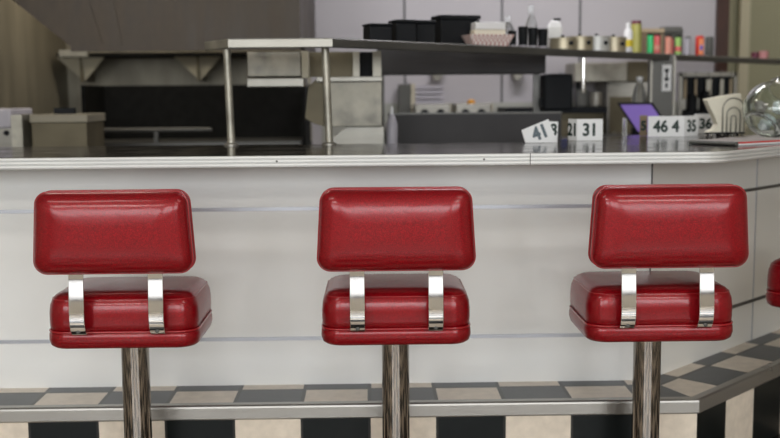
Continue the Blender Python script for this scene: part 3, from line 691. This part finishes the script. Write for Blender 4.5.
for k, (a, b) in enumerate(((0.0, 0.03), (0.031, 0.062), (0.063, 0.092))): obj('paper_bundle', B(-0.070+0.004*k, 0.066, -0.034, 0.034, a, b, 0.003), 'white' if k != 1 else 'paper', t)
for t_, off, h, r_, lb in ((1.205, 0.13, 0.076, 0.019, 'shortest black cup beside the paper tray'), (1.27, 0.12, 0.096, 0.022, 'second black cup from the paper tray'), (1.345, 0.12, 0.094, 0.022, 'third black cup from the paper tray'), (1.42, 0.12, 0.092, 0.023, 'black cup farthest from the paper tray')):
    p = sp(t_, off); t = thing('black_cup', lb, 'cup', (p[0], p[1], SZ+0.0006), group='black cups')
    obj('cup_body', LA([(0.0, 0), (r_*0.85, 0), (r_, h), (r_*0.9, h), (r_*0.75, 0.01), (0, 0.008)], n=24), 'black', t, 'a'); obj('pale_band', LA([(r_*0.865, 0.006), (r_*0.895, 0.006), (r_*0.905, 0.016), (r_*0.875, 0.016)], n=24), 'lilac', t, 'a')
for t_, off, h, lb in ((1.30, 0.22, 0.150, 'short clear spray bottle behind the black cups'), (1.475, 0.22, 0.205, 'tall clear spray bottle behind the black cups')):
    p = sp(t_, off); t = thing('spray_bottle', lb, 'bottle', (p[0], p[1], SZ+0.0006), group='clear spray bottles')
    obj('bottle_body', LA([(0.0, 0), (0.026, 0), (0.027, 0.01), (0.026, h*0.6), (0.012, h*0.78), (0.011, h*0.82)], n=24), 'clearp', t, 'a')
    obj('spray_head', B(-0.018, 0.010, -0.009, 0.009, h*0.82, h, 0.003), 'clearp', t)
p = sp(1.615, 0.19); t = thing('white_bottle', 'white plastic bottle with dark side nozzle on the pass shelf', 'bottle', (p[0], p[1], SZ+0.0006))
obj('bottle_body', loft(bmesh.new(), [ring2(0.031, 0.02, 0), ring2(0.033, 0.022, 0.01), ring2(0.033, 0.022, 0.11), ring2(0.022, 0.016, 0.135), ring2(0.013, 0.012, 0.14)]), 'white', t); obj('dark_nozzle', B(-0.005, 0.028, -0.008, 0.008, 0.14, 0.152, 0.002), 'black', t)
for t_, w_, h, m_, lb in ((1.55, 0.058, 0.055, 'brass', 'leftmost brass drum container in the row'), (1.69, 0.060, 0.066, 'brass', 'second brass drum container, shiny, in the row'), (1.835, 0.062, 0.072, 'rim', 'brightest metal drum container in the row'), (1.985, 0.062, 0.073, 'brass', 'rightmost brass drum container, beside the mustard bottles')):
    p = sp(t_, 0.10); t = thing('metal_container', lb, 'container', (p[0], p[1], SZ+0.0006), group='metal containers')
    obj('drum', LA([(0, 0), (w_, 0), (w_, h-0.008), (w_+0.002, h-0.006), (w_+0.002, h), (0, h)], n=32), m_, t, 'a')
    obj('dark_knob', LA([(0.009, 0), (0.010, 0.008), (0.004, 0.012)], n=14), 'black', t, loc=(w_*0.5, -w_*0.88, h*0.55), rot=(PI/2, 0, 0))
    obj('lid_knob', LA([(0.008, h), (0.01, h+0.008), (0.004, h+0.014)], n=14), 'black', t)
def bottle(t_, off, r_, h, body, cap, lb, label=None, group=None, name='sauce_bottle', straight=False):
    p = sp(t_, off); t = thing(name, lb, 'bottle', (p[0], p[1], SZ+0.0006), group=group)
    if straight: pr = [(0, 0), (r_, 0), (r_, h*0.9), (0, h*0.9)]
    else: pr = [(0, 0), (r_*0.95, 0), (r_, h*0.04), (r_, h*0.70), (r_*0.55, h*0.84), (r_*0.5, h*0.88)]
    obj('bottle_body', LA(pr, n=24), body, t, 'a')
    obj('cap', LA([(r_*(0.96 if straight else 0.6), h*(0.9 if straight else 0.88)), (r_*(0.92 if straight else 0.5), h)], n=20), cap, t, 'a')
    if label: obj('label_band', LA([(r_*1.01, h*0.22), (r_*1.04, h*0.22), (r_*1.04, h*0.45), (r_*1.01, h*0.45)], n=24), label, t, 'a')
    return t
bottle(2.16, 0.12, 0.022, 0.152, 'white', 'white', 'white squeeze bottle with a yellow label band', 'yellow')
bottle(2.255, 0.13, 0.026, 0.166, 'mustard', 'maroon', 'mustard yellow bottle with a wide maroon cap', straight=True)
GS = 'small sauce bottles under the tan box'
bottle(2.345, 0.10, 0.0165, 0.105, 'green', 'black', 'bright green sauce bottle on the pass shelf', group=GS, straight=True)
bottle(2.415, 0.10, 0.0165, 0.106, 'redsauce', 'black', 'red and pink sauce bottle beside the bright green one', group=GS, straight=True, label='salmon')
bottle(2.535, 0.10, 0.0165, 0.105, 'salmon', 'black', 'salmon pink sauce bottle in the row', group=GS, straight=True)
bottle(2.64, 0.10, 0.0165, 0.105, 'lime', 'black', 'lime green bottle with a red label band', group=GS, straight=True, label='redsauce')
bottle(2.745, 0.10, 0.0165, 0.103, 'lilac', 'greybox', 'grey bottle between the lime one and the striped can', group=GS, straight=True)
bottle(2.605, 0.12, 0.010, 0.095, 'redsauce', 'black', 'thin dark red bottle between the salmon and lime ones', group=GS, straight=True)
p = sp(2.885, 0.10); t = thing('drink_can', 'red and orange can with a blue spot on the pass shelf', 'can', (p[0], p[1], SZ+0.0006))
obj('can_body', LA([(0, 0), (0.021, 0), (0.023, 0.004), (0.023, 0.100), (0.019, 0.112), (0, 0.110)], n=28), 'red', t, 'a')
obj('orange_panel', B(-0.012, 0.014, -0.0255, -0.02, 0.01, 0.095, 0.002), 'orange', t); obj('blue_spot', B(-0.007, 0.008, -0.027, -0.0254, 0.035, 0.06, 0.001), 'blue', t)
bottle(3.0, 0.10, 0.0225, 0.110, 'greybox', 'greybox', 'grey bottle at the right end of the row', straight=True)
p = sp(2.47, 0.195); t = thing('tan_box', 'tan cardboard box behind the small sauce bottles', 'box', (p[0], p[1], SZ+0.0006), 0.1)
obj('carton', B(-0.085, 0.085, -0.03, 0.04, 0, 0.118), 'card_tan', t); obj('flap', B(-0.087, 0.087, -0.034, 0.042, 0.119, 0.138), 'wood', t)
p = sp(2.74, 0.20); t = thing('grey_bin', 'tall grey bin with a sloping lid behind the striped can', 'bin', (p[0], p[1], SZ+0.0006), 0.1)
obj('bin_body', B(-0.055, 0.055, -0.04, 0.05, 0, 0.13), 'greybox', t); obj('bin_lid', loft(bmesh.new(), [ring2(0.058, 0.05, 0.131), ring2(0.05, 0.04, 0.158)]), 'greybox', t)
p = sp(3.67, 0.08); t = thing('pink_holder', 'small pink and dark red holder near the right end of the shelf', 'holder', (p[0], p[1], SZ+0.0006))
obj('pink_cup', LA([(0, 0), (0.026, 0), (0.030, 0.048), (0.026, 0.048), (0.02, 0.006), (0, 0.005)], n=20), 'pink', t, 'a'); obj('dark_side', LA([(0, 0), (0.02, 0), (0.022, 0.042), (0, 0.042)], n=20, c=(-0.052, 0)), 'maroon', t, 'a')

# ------------------------------------------------------------------ things on the counter
def card(lb, loc_, rz, w1, h, num1, w2, num2, fold, size=0.062, ink='ink', tilt=0.0, left=False, sx=1.0, lift=0.0):
    """standing folded card: front leaf towards -y, second leaf folded back at its side"""
    t = thing('number_card', lb, 'number card', (loc_[0], loc_[1], ZT+0.0008+lift), rz, 'table number cards')
    t.rotation_euler = (0, tilt, rz)
    obj('front_leaf', B(0, w1, 0, 0.002, 0, h), 'card', t)
    text('number', num1, size, t, (w1/2, -0.0006, h*0.48), (PI/2, 0, 0), ink, 0.0022, sx)
    if w2:
        s2 = bpy.data.objects.new('side_leaf', bpy.data.meshes.new('side_leaf')); bm = bmesh.new()
        box(bm, 0, w2, 0, 0.002, 0, h); bm.to_mesh(s2.data); bm.free(); s2.data.materials.append(M['card']); C.objects.link(s2); s2.parent = t
        if left:
            s2.location = (0, 0, 0); s2.rotation_euler = (0, 0, PI - fold)     # goes back-left
            text('side_number', num2, size, t, (-math.cos(fold)*w2/2 - math.sin(fold)*0.003, math.sin(fold)*w2/2 - math.cos(fold)*0.003, h*0.48), (PI/2, 0, -fold), ink, 0.0022, sx)
        else:
            s2.location = (w1, 0, 0); s2.rotation_euler = (0, 0, fold)
            text('side_number', num2, size, t, (w1 + math.cos(fold)*w2/2 + math.sin(fold)*0.0008, math.sin(fold)*w2/2 - math.cos(fold)*0.0008, h*0.48), (PI/2, 0, fold), ink, 0.0022, sx)
    return t
t = thing('number_card', 'tipped white number card reading 41, leftmost on the counter', 'number card', (0.537, 3.66, ZT+0.0008), 0.0, 'table number cards')
obj('front_leaf', prism_y(bmesh.new(), [(0.0, 0.0), (0.112, 0.0), (0.080, 0.082), (-0.014, 0.044)], 0, 0.002), 'card', t)
text('number', '41', 0.066, t, (0.052, -0.0006, 0.034), (PI/2, -0.38, 0), 'ink_grey', 0.0024, 0.85)
obj('rear_leaf', prism_y(bmesh.new(), [(0.072, 0.0), (0.116, 0.0), (0.118, 0.072), (0.080, 0.074)], 0.022, 0.024), 'card', t)
text('side_number', '8', 0.056, t, (0.102, 0.0214, 0.042), (PI/2, 0, 0), 'ink', 0.0022, 0.85)
card('upright white number card reading 31, right of the tipped one', (0.742, 3.78), 0.0, 0.092, 0.078, '31', 0.050, '21', 1.1, left=True, sx=0.9)
card('widest white number card reading 464, left of the napkins', (1.072, 4.06), 0.0, 0.142, 0.080, '46 4', 0.085, '35', 0.62, size=0.062, sx=0.92)
t = card('brownish number card mostly hidden behind the 464 card', (1.060, 4.14), 0.0, 0.03, 0.082, '5', 0, '', 0, size=0.05)
t.children[0].data.materials[0] = M['card_tan']
card('small white number card reading 36, behind the napkin holder', (1.335, 4.33), 0.15, 0.10, 0.082, '36', 0, '', 0, size=0.058)
gl = thing('small_glass_stand', 'small clear upright stand between the 31 and 464 cards', 'stand', (0.950, 3.93, ZT+0.0006))
obj('clear_plate', B(-0.007, 0.007, -0.012, 0.012, 0.0, 0.078, 0.003), 'clearp', gl)

# napkin holder
nh = thing('napkin_holder', 'wire napkin holder with concentric arches on ball feet', 'napkin holder', (1.358, 4.02, ZT+0.0006), 0.05)
obj('base_plate', B(-0.070, 0.070, -0.030, 0.030, 0.012, 0.018, 0.002), 'black', nh)
for x in (-0.060, -0.020, 0.020, 0.060):
    for y in (-0.024, 0.024): obj('ball_foot', LA([(0, 0), (0.005, 0.0012), (0.0072, 0.006), (0.005, 0.011), (0, 0.0125)], n=14, c=(x, y)), 'chrome', nh, 'a')
for y in (-0.028, 0.028):
    for hw, ht in ((0.042, 0.148), (0.026, 0.112), (0.010, 0.082)):
        pts = [(0.022-hw, y, 0.016)] + [(0.022 + hw*math.cos(PI - PI*i/14), y, ht-hw + hw*math.sin(PI*i/14)) for i in range(15)] + [(0.022+hw, y, 0.016)]
        obj('wire_arch', TU(pts, 0.0024, 8), 'steel', nh, 'all')
np_ = thing('napkin_stack', 'cream paper napkins leaning in the wire holder', 'napkins', (1.358, 4.02, ZT+0.019), 0.05)
bm = bmesh.new()
for k in range(5):
    y = -0.022 + k*0.0090; d_ = 0.002*math.sin(k*2.1)
    prism_y(bm, [(-0.076+d_, 0.0), (0.071+d_, 0.0), (0.062+d_, 0.075), (0.050, 0.145+d_), (-0.02, 0.136+d_), (-0.084+d_, 0.124+d_), (-0.066, 0.09), (-0.046, 0.055), (-0.036, 0.030), (-0.050, 0.012)], y, y+0.0084)
obj('napkins', bm, 'paper', np_)

# round glass jar lying tipped on its side, wrappers inside
JR = 0.104; jc = Vector((1.470, 3.84, ZT+0.0026+JR))
jr = thing('glass_jar', 'large round clear glass jar lying tipped at the right edge of the counter', 'jar', jc)
jr.rotation_euler = Vector((0.62, 0.42, 0.66)).to_track_quat('Z', 'Y').to_euler()
def arc(r_, a0, a1, n): return [(r_*math.cos(a0 + (a1-a0)*i/n), r_*math.sin(a0 + (a1-a0)*i/n)) for i in range(n+1)]
outer = [(0.0, -0.080), (0.043, -0.082), (0.052, -0.089)] + arc(JR, -1.0, 0.92, 14) + [(0.062, 0.087), (0.062, 0.098), (0.066, 0.102)]
innr = [(0.062, 0.103), (0.058, 0.096), (0.058, 0.084)] + arc(JR-0.005, 0.90, -0.95, 14) + [(0.043, -0.073), (0.0, -0.070)]
obj('jar_glass', LA(outer + innr, n=56), 'glass', jr, 'all')
rnd = random.Random(7)
for k, (dx, dy, dz) in enumerate(((-0.030, -0.022, -0.050), (0.032, -0.026, -0.050), (0.0, 0.038, -0.046), (-0.046, -0.01, 0.008), (0.02, -0.022, 0.008))):
    bm = bmesh.new(); bmesh.ops.create_icosphere(bm, subdivisions=2, radius=0.027)
    for v in bm.verts: v.co *= 0.75 + 0.4*rnd.random(); v.co.z *= 1.0
    o = obj('crumpled_wrapper', bm, ('foil', 'grey')[k % 2], None, loc=(jc.x+dx, jc.y+dy, jc.z+dz))
    o['label'] = ['pale crumpled wrapper low at the left inside the jar', 'dark grey crumpled wrapper low at the right inside the jar', 'pale crumpled wrapper at the back inside the jar', 'dark grey crumpled wrapper higher up at the left inside the jar', 'pale crumpled wrapper on top of the pile inside the jar'][k]
    tag(o, None, 'wrapper', 'wrappers in the jar')

# paper mat and folded menu
pm = obj('paper_mat', prism(bmesh.new(), [(1.12, 3.66), (1.18, 3.56), (1.98, 4.30), (1.80, 4.46)], ZT+0.0006, ZT+0.0022), 'grey'); tag(pm, 'grey paper mat under the jar on the counter bend', 'paper mat')
mn = thing('folded_menu', 'folded grey menu with white and red edge near the counter corner', 'menu', (1.17, 3.33, ZT+0.0006), 0.60)
obj('white_page', B(0.0, 0.34, 0.0, 0.18, 0.0, 0.006, 0.001), 'card', mn)
obj('red_stripe', B(0.0, 0.34, 0.0, 0.18, 0.0062, 0.0105, 0.001), 'red', mn)
obj('grey_cover', prism(bmesh.new(), [(-0.005, 0.012), (0.34, 0.012), (0.34, 0.19), (-0.01, 0.19)], 0.0106, 0.0125), 'grey', mn)
cs = [(-0.01+0.009*math.cos(a), 0.0065+0.006*math.sin(a)) for a in [PI/2 + PI*i/8 for i in range(9)]]
obj('rolled_edge', prism_y(bmesh.new(), cs + [(0.0, 0.0005), (0.0, 0.0125)], 0.0, 0.18), 'greybox', mn)
